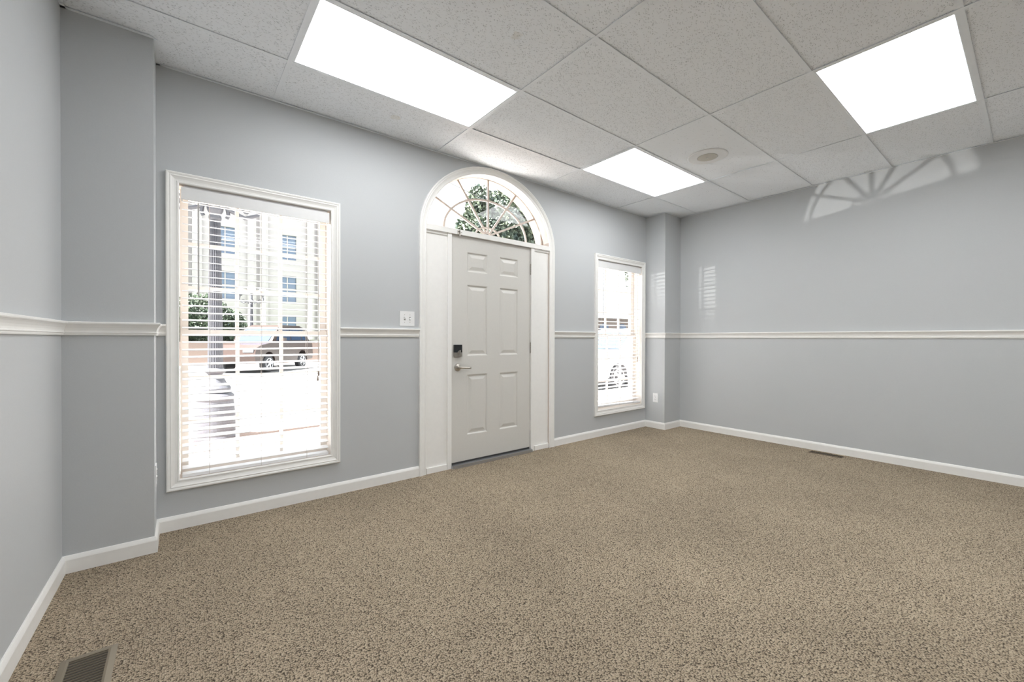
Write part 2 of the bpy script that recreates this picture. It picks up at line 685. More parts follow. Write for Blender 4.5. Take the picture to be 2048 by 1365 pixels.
for a, c in zip(wall_line[:-1], wall_line[1:]):
    bm = bmesh.new()
    sweep(bm, [(*a, H - 0.0016), (*c, H - 0.0016)], ANG, (0, 0, 1), side=-1)
    obj('wall_angle', bm, 'grid_white', ceil)


# ---- ceiling lights
def ceiling_light(i, j, label):
    x0, x1, y1, y0 = xs[i], xs[i + 1], ys[j], ys[j + 1]
    cx, cy = (x0 + x1) / 2, (y0 + y1) / 2
    hw, hd = (x1 - x0) / 2 - 0.008, (y1 - y0) / 2 - 0.008
    t = empty('ceiling_light', (cx, cy, H))
    bm = bmesh.new()
    fr_ = [(-hw, -hd, 0), (hw, -hd, 0), (hw, hd, 0), (-hw, hd, 0)]
    sweep(bm, fr_, [(0, 0.0), (0.014, 0.0), (0.014, 0.006), (0.018, 0.008), (0.018, 0.014), (0, 0.014)], (0, 0, 1), side=1, closed=True)
    obj('lens_frame', bm, 'grid_white', t)
    box('housing', -hw, hw, -hd, hd, 0.045, 0.09, 'grid_white', t)
    bm = bmesh.new()
    bx(bm, -hw + 0.016, hw - 0.016, -hd + 0.016, hd - 0.016, 0.0085, 0.012)
    obj('lens', bm, 'lamp_lens', t)
    tag(t, label, 'ceiling light', 'recessed ceiling troffers')


ceiling_light(1, 1, 'lit ceiling panel light above the wall with the light switch')
ceiling_light(3, 1, 'lit ceiling panel light beside the small round ceiling speaker')
ceiling_light(3, 4, 'lit ceiling panel light over the narrow brown register by the bare wall')
ceiling_light(1, 4, 'unseen lit ceiling panel light assumed over the side of the room with the tan register')  # out of view, assumed from the layout of the visible lights
ceiling_light(1, 7, 'unseen lit ceiling panel light assumed near the plain wall facing the door, tan register side')  # this and the next assumed in the unseen rear of the room
ceiling_light(3, 7, 'unseen lit ceiling panel light assumed where the long bare wall meets the plain wall')

# ---- round ceiling speaker
t = tag(empty('ceiling_speaker', (1.872, -1.392, H)), 'round white flat ceiling speaker with beige perforated centre', 'speaker')
bm = bmesh.new()
lathe(bm, [(0.078, 0.0), (0.084, -0.006), (0.10, -0.006), (0.150, -0.004), (0.158, -0.001), (0.160, 0.0025)], 48)
obj('trim_ring', bm, 'plastic_white', t, smooth=False)
bm = bmesh.new()
lathe(bm, [(0.078, -0.0045), (0.078, -0.0075), (0.02, -0.0085), (0.004, -0.0086)], 40)
gr = obj('grille', bm, 'speaker_grille', t)
bm = bmesh.new()
lathe(bm, [(0.007, -0.008), (0.006, -0.011), (0.003, -0.012)], 12)
obj('screw', bm, 'plastic_white', gr)

# ------------------------------------------------------------------ trim: baseboards and chair rails
BASE = [(0, 0), (0.013, 0), (0.013, 0.064), (0.011, 0.070), (0.006, 0.081), (0.004, 0.084), (0, 0.084)]
RAIL = [(0, 0), (0.008, 0.0), (0.010, 0.005), (0.010, 0.010), (0.0125, 0.012), (0.0125, 0.016), (0.010, 0.018),
        (0.011, 0.026), (0.014, 0.036), (0.019, 0.046), (0.023, 0.052), (0.025, 0.054), (0.027, 0.058), (0.027, 0.064), (0.024, 0.067), (0, 0.067)]
DXL, DXR = XC - AO, XC + AO      # outer edges of the door casing
WC = 0.062                       # window casing width


def run(name, pts, prof, z, label, cat):
    bm = bmesh.new()
    sweep(bm, [(p[0], p[1], z) for p in pts], prof, (0, 0, 1), side=-1)
    tag(obj(name, bm, 'trim_paint'), label, cat, kind='structure')


run('baseboard_left', [(xl(YB), YB), (xl(YPL), YPL), (XPL, YPL), (XPL, 0), (DXL, 0)], BASE, 0.0,
    'white baseboard from the wall with the tan register round the pier to the door', 'baseboard')
run('baseboard_right', [(DXR, 0), (XPR, 0), (XPR, YPR), (XR, YPR), (XR, YB)], BASE, 0.0,
    'white baseboard from the door round the corner pier along the bare wall', 'baseboard')
ZR = 1.153
run('trim_1', [(xl(YB), YB), (xl(YPL), YPL), (XPL, YPL), (XPL, 0), (W1[0] - WC, 0)], RAIL, ZR,
    'white chair rail from the wall with the tan register round the pier to the window', 'chair rail')
run('trim_2', [(W1[1] + WC, 0), (DXL, 0)], RAIL, ZR, 'short white chair rail below the light switch', 'chair rail')
run('trim_3', [(DXR, 0), (W2[0] - WC, 0)], RAIL, ZR, 'short white chair rail between the door hinges and the window', 'chair rail')
run('trim_4', [(W2[1] + WC, 0), (XPR, 0), (XPR, YPR), (XR, YPR), (XR, YB)], RAIL, ZR,
    'white chair rail round the corner pier and along the long bare wall', 'chair rail')

# ------------------------------------------------------------------ windows with divided sashes
CASE = [(0, 0), (0, 0.011), (0.004, 0.0135), (0.009, 0.0135), (0.012, 0.011), (0.022, 0.012), (0.032, 0.0155),
        (0.040, 0.020), (0.044, 0.0185), (0.047, 0.0185), (0.050, 0.021), (0.057, 0.022), (0.062, 0.019), (0.062, 0)]
GY = 0.120                        # glass plane


def window(name, W, label):
    x0, x1, z0, z1 = W
    t = tag(empty(name, ((x0 + x1) / 2, 0, z0)), label, 'window', kind='structure')
    off = Vector(t.location)

    def put(o):
        o.location = -off
        return o
    bm = bmesh.new()
    sweep(bm, [(x0, 0, z0), (x1, 0, z0), (x1, 0, z1), (x0, 0, z1)], CASE, (0, -1, 0), side=-1, closed=True)
    put(obj('casing', bm, 'trim_paint', t))
    bm = bmesh.new()
    sweep(bm, [(x0, 0, z0), (x1, 0, z0), (x1, 0, z1), (x0, 0, z1)],
          [(0, 0.0), (0, -0.20), (JB, -0.20), (JB, 0.0)], (0, -1, 0), side=-1, closed=True)
    put(obj('jamb', bm, 'window_paint', t))
    gx0, gx1, gz0, gz1 = x0 + 0.044, x1 - 0.044, z0 + 0.038, z1 - 0.048
    zm = (gz0 + gz1) / 2
    for nm, a, c, yy in (('upper_sash', zm, gz1, GY + 0.012), ('lower_sash', gz0, zm, GY - 0.016)):
        s = plate(nm, rect(x0 + 0.004, x1 - 0.004, a - (0.018 if nm == 'upper_sash' else 0.034), c + (0.044 if nm == 'upper_sash' else 0.018)),
                  [rect(gx0, gx1, a + 0.010, c - 0.010)], yy - 0.014, yy + 0.014, 'window_paint', t)
        put(s)
        a2, c2 = a + 0.010, c - 0.010
        wx, wz = (gx1 - gx0) / 3, (c2 - a2) / 3
        for k in (1, 2):
            box('muntin', gx0 + wx * k - 0.0105, gx0 + wx * k + 0.0105, yy - 0.009, yy + 0.009, a2, c2, 'window_paint', s)
            box('muntin', gx0, gx1, yy - 0.0085, yy + 0.0085, a2 + wz * k - 0.0105, a2 + wz * k + 0.0105, 'window_paint', s)
        pm = None
        for k in range(3):
            for l in range(3):
                cx, cz = gx0 + wx * (k + 0.5), a2 + wz * (l + 0.5)
                if pm is None:
                    bm = bmesh.new()
                    vv = [bm.verts.new(q) for q in ((-wx / 2, 0, -wz / 2), (wx / 2, 0, -wz / 2), (wx / 2, 0, wz / 2), (-wx / 2, 0, wz / 2))]
                    bm.faces.new(vv)
                    o = obj('pane', bm, 'window_glass', s)
                    pm = o.data
                else:
                    o = link('pane', pm, None, s)
                o.location = (cx, yy, cz)
    return t


window('window_1', W1, 'tall divided window with cream casing on the light switch side of the door')
window('window_2', W2, 'tall divided window with cream casing on the hinge side of the door')


# ------------------------------------------------------------------ venetian blinds
def blind(name, W, label, droop, wand_side):
    x0, x1, z0, z1 = W
    L = x1 - x0 - 0.026
    t = tag(empty(name, ((x0 + x1) / 2, 0.034, z0)), label, 'window blind')
    hz = z1 - z0
    # head rail: flat valance with returned ends
    bm = bmesh.new()
    bx(bm, -L / 2 - 0.004, L / 2 + 0.004, -0.034, -0.024, hz - 0.088, hz - 0.016)
    bx(bm, -L / 2 - 0.004, -L / 2 + 0.004, -0.024, 0.02, hz - 0.088, hz - 0.016)
    bx(bm, L / 2 - 0.004, L / 2 + 0.004, -0.024, 0.02, hz - 0.088, hz - 0.016)
    obj('valance', bm, 'vinyl_white', t)
    box('head_rail', -L / 2 + 0.006, L / 2 - 0.006, -0.020, 0.026, hz - 0.056, hz - 0.002, 'vinyl_white', t)
    # one crowned slat, tilted with its outer edge up
    SW, TI = 0.050, math.radians(11.0)
    prof = []
    for k in range(7):
        s = k / 6 - 0.5
        prof.append((s * SW, 0.0032 * (1 - (2 * s) ** 2)))
    prof += [(p[0], p[1] - 0.0024) for p in reversed(prof)]
    prof = [(a * math.cos(TI) - c * math.sin(TI), a * math.sin(TI) + c * math.cos(TI)) for a, c in prof]
    bm = bmesh.new()
    prism(bm, prof, -L / 2, L / 2, 'YZ')
    first = obj('slat', bm, 'slat_white', t)
    n = 37
    top = 1.959 - z0 + (0.006 if wand_side > 0 else 0.0)
    zb = 0.012 + droop
    dz = (top - zb - 0.046) / (n - 1)
    for k in range(n):
        o = first if k == 0 else link('slat', first.data, None, t)
        o.location = (0, 0, top - dz * k)
        o.rotation_euler = (random.uniform(-0.02, 0.02), random.uniform(-0.0016, 0.0016), random.uniform(-0.002, 0.002))
    # bottom rail
    bm = bmesh.new()
    bx(bm, -L / 2, L / 2, -0.026, 0.026, zb - 0.008, zb + 0.010)
    o = obj('bottom_rail', bm, 'slat_white', t, bevel=0.003)
    o.rotation_euler = (0.05, droop * 0.9, 0)
    for fx in (0.16, 0.495, 0.828):
        cx = -L / 2 + L * fx
        bm = bmesh.new()
        tube(bm, [(cx, -0.0275, hz - 0.09), (cx + 0.002, -0.0275, hz * 0.5), (cx - 0.001, -0.0285, zb - 0.008)], 0.0011, 6)
        tube(bm, [(cx + 0.004, 0.0265, hz - 0.09), (cx + 0.004, 0.0265, zb)], 0.0010, 6)
        obj('ladder_cord', bm, 'cord', t)
    wx = (-L / 2 + L * 0.095) * wand_side
    bm = bmesh.new()
    tube(bm, [(wx, -0.030, hz - 0.088), (wx, -0.040, hz - 0.10), (wx, -0.040, hz - 0.108)], 0.0016, 6)
    tube(bm, [(wx, -0.040, hz - 0.104), (wx, -0.040, hz - 0.665)], 0.0042, 6)
    obj('tilt_wand', bm, 'wand', t)
    px_ = (L / 2 - L * 0.085) * wand_side
    bm = bmesh.new()
    tube(bm, [(px_ - 0.003, -0.035, hz - 0.088), (px_ - 0.001, -0.037, hz - 0.7), (px_ + 0.002, -0.037, hz - 1.165)], 0.0012, 6)
    tube(bm, [(px_ + 0.003, -0.035, hz - 0.088), (px_ + 0.001, -0.038, hz - 0.7), (px_ - 0.004, -0.038, hz - 1.20)], 0.0012, 6)
    pc = obj('pull_cord', bm, 'cord', t)
    for dx, dzz in ((0.002, -1.155), (-0.004, -1.19)):
        bm = bmesh.new()
        lathe(bm, [(0.002, 0.004), (0.004, 0.0), (0.0055, -0.018), (0.0065, -0.028), (0.004, -0.032)], 10, (px_ + dx, -0.038, hz + dzz))
        obj('tassel', bm, 'tassel', pc)
    return t


blind('window_blind', W1, 'white slatted blind in the window on the light switch side of the door', 0.0, 1)
blind('window_blind', W2, 'white slatted blind with sagging bottom rail in the window by the corner pier', 0.022, 1)

# ------------------------------------------------------------------ door surround (trim_5)
DX0, DX1 = 0.141, 1.062          # jamb faces
ZT0, ZT1 = 2.058, 2.102          # transom bar
sur = tag(empty('trim_5', (XC, 0, 0)), 'cream arched door surround with flat side panels', 'door frame', kind='structure')


def sput(o):
    o.location = (-XC, 0, 0)
    return o


ACASE = [(0, 0), (0, 0.012), (0.004, 0.0145), (0.010, 0.0145), (0.013, 0.012), (0.024, 0.013), (0.034, 0.017),
         (0.042, 0.021), (0.046, 0.0195), (0.049, 0.0195), (0.052, 0.022), (0.059, 0.023), (0.064, 0.020), (0.064, 0)]
bm = bmesh.new()
sweep(bm, [(p[0], 0, p[1]) for p in arch_path(CW)], ACASE, (0, -1, 0), side=1)
sput(obj('arched_casing', bm, 'trim_paint', sur))
bm = bmesh.new()
sweep(bm, [(p[0], 0, p[1]) for p in arch_path(CW)],
      [(0, 0.0), (0, -0.20), (0.017, -0.20), (0.017, 0.0)], (0, -1, 0), side=1)
sput(obj('arched_jamb', bm, 'fan_glow_paint', sur))
XI0, XI1 = XC - AO + CW, XC + AO - CW
for a, c in ((DX0 - 0.040, DX0), (DX1, DX1 + 0.040)):
    bm = bmesh.new()
    bx(bm, a, c, -0.004, 0.13, 0.0, ZT0)
    sput(obj('door_jamb', bm, 'trim_paint', sur, bevel=0.003))
for a, c in ((XI0, DX0 - 0.040), (DX1 + 0.040, XI1)):
    sput(box('side_panel', a, c, 0.012, 0.15, 0.0, ZT0, 'trim_paint', sur))
    bm = bmesh.new()
    bx(bm, a + 0.012, c - 0.006, -0.004, 0.012, 0.0, 0.046)
    sput(obj('panel_base', bm, 'trim_paint', sur, bevel=0.004))
    bm = bmesh.new()
    prism(bm, [(0.012, ZT0 - 0.030), (0.002, ZT0 - 0.022), (0.000, ZT0 - 0.012), (-0.006, ZT0 - 0.006), (-0.006, ZT0), (0.012, ZT0)], a + 0.004, c - 0.004, 'YZ')
    sput(obj('panel_head', bm, 'trim_paint', sur))
bm = bmesh.new()
bx(bm, XI0, XI1, -0.014, 0.15, ZT0, ZT1)
sput(obj('transom_bar', bm, 'trim_paint', sur, bevel=0.004))
sput(box('door_stop', DX0 - 0.01, DX0 + 0.014, 0.064, 0.10, 0.0, ZT0, 'trim_paint', sur))
sput(box('door_stop', DX1 - 0.014, DX1 + 0.01, 0.064, 0.10, 0.0, ZT0, 'trim_paint', sur))
sput(box('door_stop', DX0 - 0.01, DX1 + 0.01, 0.064, 0.10, ZT0 - 0.014, ZT0, 'trim_paint', sur))
bm = bmesh.new()
bx(bm, DX0, DX1, -0.030, 0.20, GRADE, 0.026)
sput(obj('threshold', bm, 'aluminium', sur, bevel=0.006))
bm = bmesh.new()
bx(bm, XI0 - 0.017, DX0, 0.002, 0.20, GRADE, 0.0)
bx(bm, DX1, XI1 + 0.017, 0.002, 0.20, GRADE, 0.0)
sput(obj('sill_block', bm, 'trim_paint', sur))

# ------------------------------------------------------------------ fanlight (window_3)
fan = tag(empty('window_3', (XC, 0.11, ZT1)), 'arched sunburst fanlight above the white door', 'window', kind='structure')


def fput(o):
    o.location = (-XC, -0.11, -ZT1)
    return o


FZ = 2.129                        # hub of the sunburst
AG, BG = 0.684, 0.530             # glass edge
FY = 0.110


def ell(a, b_, q, cz=FZ):
    return (XC + a * math.cos(q), cz + b_ * math.sin(q))


NF = 48
# outer sash ring: follows the arch outside, the glass edge inside
outer = [(XC - AO + CW + 0.002, ZT1)] + \
    [p for p in arch_path(CW + 0.002, ZT1, 48)[1:-1] if p[1] > ZT1 + 0.002] + [(XC + AO - CW - 0.002, ZT1)]
inner = [ell(AG, BG, math.pi * k / NF) for k in range(NF + 1)]
fput(plate('sash', outer, [inner], FY - 0.020, FY + 0.022, 'fan_glow_paint', fan))
inner2 = [ell(AG + 0.022, BG + 0.016, math.pi - math.pi * k / NF) for k in range(NF + 1)]
bm = bmesh.new()
sweep(bm, [(p[0], FY - 0.020, p[1]) for p in inner2], [(0, 0), (0.012, 0), (0.010, 0.006), (0.003, 0.008)], (0, -1, 0), side=1)
fput(obj('bead', bm, 'fan_glow_paint', fan))
rings = [(0.004, 0.003), (0.135, 0.075), (0.481, 0.333), (AG, BG)]
for q in (30, 60, 90, 120, 150):
    q = math.radians(q)
    p0, p1 = ell(0.03, 0.018, q), ell(AG + 0.004, BG + 0.004, q)
    bm = bmesh.new()
    d = Vector((p1[0] - p0[0], 0, p1[1] - p0[1])).normalized()
    nrm = Vector((-d.z, 0, d.x)) * 0.0092
    A, B = Vector((p0[0], 0, p0[1])), Vector((p1[0], 0, p1[1]))
    prism(bm, [((A + nrm).x, (A + nrm).z), ((B + nrm).x, (B + nrm).z), ((B - nrm).x, (B - nrm).z), ((A - nrm).x, (A - nrm).z)], FY - 0.008, FY + 0.008)
    fput(obj('spoke', bm, 'fan_glow_paint', fan))
for (a, b_), wdt in ((rings[1], 0.0065), (rings[2], 0.0088)):
    bm = bmesh.new()
    sweep(bm, [(*ell(a, b_, math.pi - math.pi * k / 40)[:1], FY, ell(a, b_, math.pi - math.pi * k / 40)[1]) for k in range(41)],
          [(-wdt, -0.007), (wdt, -0.007), (wdt, 0.007), (-wdt, 0.007)], (0, -1, 0), side=-1)
    fput(obj('arc_bar', bm, 'fan_glow_paint', fan))
for r in range(3):
    for s in range(6):
        bm = bmesh.new()
        K = 8
        q0, q1 = math.radians(30 * s), math.radians(30 * s + 30)
        in_ = [ell(*rings[r], q0 + (q1 - q0) * k / K) for k in range(K + 1)]
        ou_ = [ell(*rings[r + 1], q0 + (q1 - q0) * k / K) for k in range(K + 1)]
        vi = [bm.verts.new((p[0], FY, p[1])) for p in in_]
        vo_ = [bm.verts.new((p[0], FY, p[1])) for p in ou_]
        for k in range(K):
            bm.faces.new((vi[k], vi[k + 1], vo_[k + 1], vo_[k]))
        fput(obj('pane', bm, 'window_glass', fan))

# ------------------------------------------------------------------ door
dx0, dx1, dz0, dz1 = DX0 + 0.004, DX1 - 0.004, 0.044, ZT0 - 0.004
DY = 0.014                       # door face
door = tag(empty('door_1', (dx1, DY, 0)), 'white six panel entry door with nickel lever under the fanlight', 'door', kind='structure')


def dput(o):
    o.location = (-dx1, -DY, 0)
    return o


cols = [(0.309, 0.536), (0.675, 0.902)]
rows = [(1.743, 1.922), (0.984, 1.628), (0.270, 0.817)]
holes = [rect(a, c, e, f) for a, c in cols for e, f in rows]
slab = dput(plate('door_slab', rect(dx0, dx1, dz0, dz1), holes, DY, DY + 0.011, 'door_paint', door))
core = box('core', dx0, dx1, DY + 0.0105, DY + 0.045, dz0, dz1, 'door_paint', slab)
for a, c in cols:
    for e, f in rows:
        bm = bmesh.new()
        lv = [(0, 0.0), (0.006, 0.002), (0.012, 0.009), (0.022, 0.0095), (0.046, 0.003), (0.050, 0.0022)]
        prev = None
        for ins, dep in lv:
            r_ = [bm.verts.new((x, DY + dep, z)) for x, z in rect(a + ins, c - ins, e + ins, f - ins)]
            if prev:
                for k in range(4):
                    j = (k + 1) % 4
                    bm.faces.new((prev[k], prev[j], r_[j], r_[k]))
            prev = r_
        bm.faces.new(prev)
        dput(obj('raised_panel', bm, 'door_paint', door))
dput(box('door_sweep', dx0 + 0.002, dx1 - 0.002, DY + 0.004, DY + 0.030, 0.027, dz0, 'rubber', door))
# deadbolt: black upper half, nickel lower half, thumb turn
bm = bmesh.new()
bx(bm, 0.169, 0.247, DY - 0.020, DY, 1.018, 1.086)
db = dput(obj('deadbolt', bm, 'black_gloss', door, bevel=0.004))
bm = bmesh.new()
bx(bm, 0.169, 0.247, DY - 0.021, DY, 0.982, 1.0178)
obj('lower_plate', bm, 'nickel', db, bevel=0.004)
bm = bmesh.new()
lathe(bm, [(0.013, 0), (0.013, -0.008), (0.010, -0.010)], 20, (0.212, DY - 0.020, 1.018), 'Y')
bx(bm, 0.206, 0.218, DY - 0.042, DY - 0.024, 0.999, 1.040)
obj('thumb_turn', bm, 'nickel', db)
bm = bmesh.new()
lathe(bm, [(0.0335, 0), (0.0335, -0.004), (0.030, -0.009), (0.020, -0.012), (0.014, -0.014), (0.0115, -0.020), (0.0115, -0.046), (0.009, -0.050)], 32, (0.211, DY, 0.885), 'Y')
lh = dput(obj('door_lever', bm, 'nickel', door, smooth=False))
bm = bmesh.new()
tube(bm, [(0.205, DY - 0.044, 0.885), (0.225, DY - 0.046, 0.885), (0.26, DY - 0.047, 0.882), (0.30, DY - 0.046, 0.879), (0.322, DY - 0.044, 0.878)],
     [0.010, 0.0105, 0.0085, 0.008, 0.009], 12)
obj('grip', bm, 'nickel', lh, smooth=True)
for hz_ in (1.842, 1.050, 0.264):
    bm = bmesh.new()
    zz = hz_ - 0.052
    for k in range(5):
        lathe(bm, [(0.0062, zz + 0.021 * k), (0.0062, zz + 0.021 * k + 0.0195)], 12, (DX1 + 0.002, DY - 0.008, 0))
    lathe(bm, [(0.0035, zz - 0.004), (0.0045, zz - 0.001), (0.003, zz + 0.002)], 10, (DX1 + 0.002, DY - 0.008, 0))
    lathe(bm, [(0.003, zz + 0.104), (0.0045, zz + 0.106), (0.003, zz + 0.110)], 10, (DX1 + 0.002, DY - 0.008, 0))
    bx(bm, DX1 - 0.004, DX1 + 0.003, DY - 0.003, DY + 0.002, zz, zz + 0.103)
    dput(obj('hinge', bm, 'trim_paint' if hz_ < 1 else 'nickel', door))
# surface bolt fixed to the transom over the lock side
cb = tag(empty('door_catch', (0.207, -0.014, ZT0 + 0.012)), 'small chrome surface latch on the bar above the door', 'door catch')
box('plate', -0.016, 0.016, -0.003, 0.0, -0.012, 0.022, 'nickel', cb)
bm = bmesh.new()
lathe(bm, [(0.005, -0.030), (0.005, 0.020)], 12, (0.004, -0.008, 0))
lathe(bm, [(0.009, 0.012), (0.010, 0.016), (0.007, 0.022)], 12, (-0.002, -0.009, 0))
obj('bolt', bm, 'nickel', cb)
bm = bmesh.new()
tube(bm, [(0.004, -0.012, 0.0), (0.016, -0.018, 0.002), (0.02, -0.02, 0.0)], 0.003, 8)
obj('knob', bm, 'nickel', cb)

# ------------------------------------------------------------------ switch and outlets
t = tag(empty('light_switch', (-0.273, 0, 1.302)), 'white two toggle light switch plate on the wall beside the door', 'light switch')
bm = bmesh.new()
bx(bm, -0.0625, 0.0625, -0.006, 0, -0.0585, 0.0585)
obj('plate', bm, 'plastic_white', t, bevel=0.003)
for sx_, up_ in ((-0.023, 1), (0.023, -1)):
    box('slot', sx_ - 0.0058, sx_ + 0.0058, -0.0064, -0.005, -0.0125, 0.0125, 'slot_dark', t)
    bm = bmesh.new()
    prism(bm, [(-0.006, -0.008), (-0.006, 0.008), (-0.016, 0.006 + 0.007 * up_), (-0.016, -0.003 + 0.007 * up_)], sx_ - 0.005, sx_ + 0.005, 'YZ')
    obj('toggle', bm, 'plastic_white', t)
    for zz in (-0.030, 0.030):
        bm = bmesh.new()
        lathe(bm, [(0.0034, -0.0055), (0.0034, -0.0068), (0.002, -0.0073)], 12, (sx_, 0, zz), 'Y')
        obj('screw', bm, 'cord', t)


def outlet(loc, rz, label):
    t = tag(empty('wall_outlet', loc, rz), label, 'outlet')
    bm = bmesh.new()
    bx(bm, -0.035, 0.035, -0.006, 0, -0.0572, 0.0572)
    obj('plate', bm, 'plastic_white', t, bevel=0.003)
    for s in (-1, 1):
        bm = bmesh.new()
        prism(bm, [(-0.0165, -0.009), (-0.012, -0.014), (0.012, -0.014), (0.0165, -0.009), (0.0165, 0.009), (0.012, 0.014), (-0.012, 0.014), (-0.0165, 0.009)], -0.0085, -0.005)
        for v in bm.verts:
            v.co.z += 0.0195 * s
        r_ = obj('receptacle', bm, 'plastic_white', t)
        for xx, hh in ((-0.0062, 0.0042), (0.0062, 0.0034)):
            box('slot', xx - 0.0011, xx + 0.0011, -0.0092, -0.008, 0.0195 * s + 0.002 - hh, 0.0195 * s + 0.002 + hh, 'slot_dark', r_)
        bm = bmesh.new()
        lathe(bm, [(0.0026, -0.0082), (0.0026, -0.0092)], 10, (0, 0, 0.0195 * s - 0.0085), 'Y')
        obj('ground_hole', bm, 'slot_dark', r_)
    bm = bmesh.new()
    lathe(bm, [(0.003, -0.0055), (0.003, -0.0068), (0.002, -0.0072)], 10, (0, 0, 0), 'Y')
    obj('screw', bm, 'cord', t)


outlet((XPR, -0.150, 0.390), -math.pi / 2, 'white duplex outlet low on the slim corner pier by the bare wall')
outlet((XPL, -0.190, 0.392), math.pi / 2, 'white duplex outlet low on the pier near the tan floor register')


# ------------------------------------------------------------------ floor registers
def register(loc, w, l, nl, frame_mat, slat_mat, label, flange):
    t = tag(empty('floor_register', loc), label, 'floor vent')
    bm = bmesh.new()
    sweep(bm, [(-w / 2, -l / 2, 0), (w / 2, -l / 2, 0), (w / 2, l / 2, 0), (-w / 2, l / 2, 0)],
          [(0, 0), (0, 0.003), (flange * 0.7, 0.006), (flange, 0.005), (flange, 0.0)], (0, 0, 1), side=1, closed=True)
    obj('frame', bm, frame_mat, t)
    box('duct', -w / 2 + flange, w / 2 - flange, -l / 2 + flange, l / 2 - flange, 0.0, 0.0008, 'duct_dark', t)
    li = l - 2 * flange
    sm = None
    for k in range(nl):
        if sm is None:
            bm = bmesh.new()
            prism(bm, [(-0.0016, 0.0005), (0.0006, 0.0005), (0.0016, 0.0048), (-0.0006, 0.0050)], -w / 2 + flange, w / 2 - flange, 'YZ')
            o = obj('louver', bm, slat_mat, t)
            sm = o.data
        else:
            o = link('louver', sm, None, t)
        o.location = (0, -li / 2 + li * (k + 0.5) / nl, 0)


register((-1.968, -1.212, 0.0), 0.148, 0.31, 17, 'register_tan', 'register_tan', 'tan metal floor register with wide louvers in the carpet', 0.024)
register((3.296, -1.886, 0.0), 0.085, 0.275, 20, 'register_brown', 'register_brown', 'narrow brown floor register along the long bare wall baseboard', 0.008)

# ================================================================== outside
OUT = 'street_outside'
tag(box('sidewalk', -30, 60, 0.20, 3.62, GRADE - 0.2, GRADE, 'concrete'), 'pale concrete sidewalk outside the windows', 'sidewalk', kind='structure')
tag(box('brick_strip', -30, 60, 2.55, 3.50, GRADE, GRADE + 0.004, 'brick_red'), 'reddish brick strip along the sidewalk under the lamp post', 'paving', kind='structure')
tag(box('road', -30, 90, 3.62, 19.2, GRADE - 0.3, GRADE - 0.08, 'asphalt'), 'sunlit pale street beyond the sidewalk', 'road', kind='structure')
tag(box('far_sidewalk', -30, 90, 19.2, 21.0, GRADE - 0.3, GRADE, 'concrete'), 'far pale sidewalk before the lawn', 'sidewalk', kind='structure')
tag(box('retaining_wall', -30, 14, 21.0, 21.35, GRADE - 0.2, 0.95, 'far_brick'), 'low pinkish brick retaining wall before the hedge', 'wall', kind='structure')
tag(box('lawn', -30, 90, 21.35, 36.6, GRADE - 0.2, 0.85, 'grass'), 'green lawn in front of the stone building', 'lawn', kind='structure')


# stone building across the street
bd = tag(empty('stone_building', (0, 36, 0)), 'pale limestone building with tall blue windows across the street', 'building')


def bput(o):
    o.location = (0, -36, 0)
    return o


bay = 4.33
wins = []
holes = []
for k in range(-7, 4):
    cx = 5.32 + bay * k
    for za, zb_ in ((4.2, 6.35), (7.72, 9.78), (1.2, 3.0)):
        holes.append(rect(cx - 0.66, cx + 0.66, za, zb_))
        wins.append((cx, za, zb_))
bput(plate('facade', rect(-28, 19.75, 0, 12.6), holes, 36.0, 36.5, 'limestone', bd))
bput(box('body', -28, 19.75, 36.5, 52, 0, 12.6, 'limestone', bd))
bput(box('cornice', -28.5, 20.40, 35.4, 52.5, 12.6, 13.75, 'limestone', bd))
bput(box('attic', -28, 19.7, 36.3, 52, 13.75, 16.0, 'limestone', bd))
bput(box('plinth', -28, 19.9, 35.8, 36.0, 0, 1.0, 'limestone', bd))
wm = None
for (cx, za, zb_) in wins:
    w_ = box('window', cx - 0.66, cx + 0.66, 36.16, 36.20, za, zb_, 'facade_sky_glass', bd)
    bput(w_)
    box('mullion', cx - 0.04, cx + 0.04, 36.10, 36.16, za, zb_, 'limestone', w_)
    box('meeting_rail', cx - 0.66, cx + 0.66, 36.11, 36.16, (za + zb_) / 2 - 0.04, (za + zb_) / 2 + 0.04, 'limestone', w_)
for k in range(-7, 4):
    for s in (-1, 1):
        cx = 5.32 + bay * (k + 0.5) + 0.42 * s
        bm = bmesh.new()
        prism(bm, [(cx - 0.3, 36.0), (cx - 0.3, 35.78), (cx - 0.12, 35.70), (cx + 0.12, 35.70), (cx + 0.3, 35.78), (cx + 0.3, 36.0)], 1.0, 12.6, 'XY')
        bput(obj('pilaster', bm, 'limestone', bd))

# far low building seen past the corner
fb = tag(empty('brick_building', (60, 45, 0)), 'low tan brick building with dark roof far down the street', 'building')
box('wall', -20, 30, 0, 10, GRADE, 5.0, 'far_brick', fb)
bm = bmesh.new()
prism(bm, [(-0.8, 4.9), (10.8, 4.9), (5.0, 6.6)], -21, 31, 'YZ')
obj('roof', bm, 'far_roof', fb)
for k in range(9):
    cx = -18 + 5.2 * k
    bm = bmesh.new()
    pts = [(cx - 1.2, 1.0), (cx + 1.2, 1.0), (cx + 1.2, 3.2)] + [(cx + 1.2 * math.cos(math.pi * q / 8), 3.2 + 0.7 * math.sin(math.pi * q / 8)) for q in range(1, 8)] + [(cx - 1.2, 3.2)]
    prism(bm, pts, -0.06, 0.0)
    obj('arched_window', bm, 'car_glass', fb)


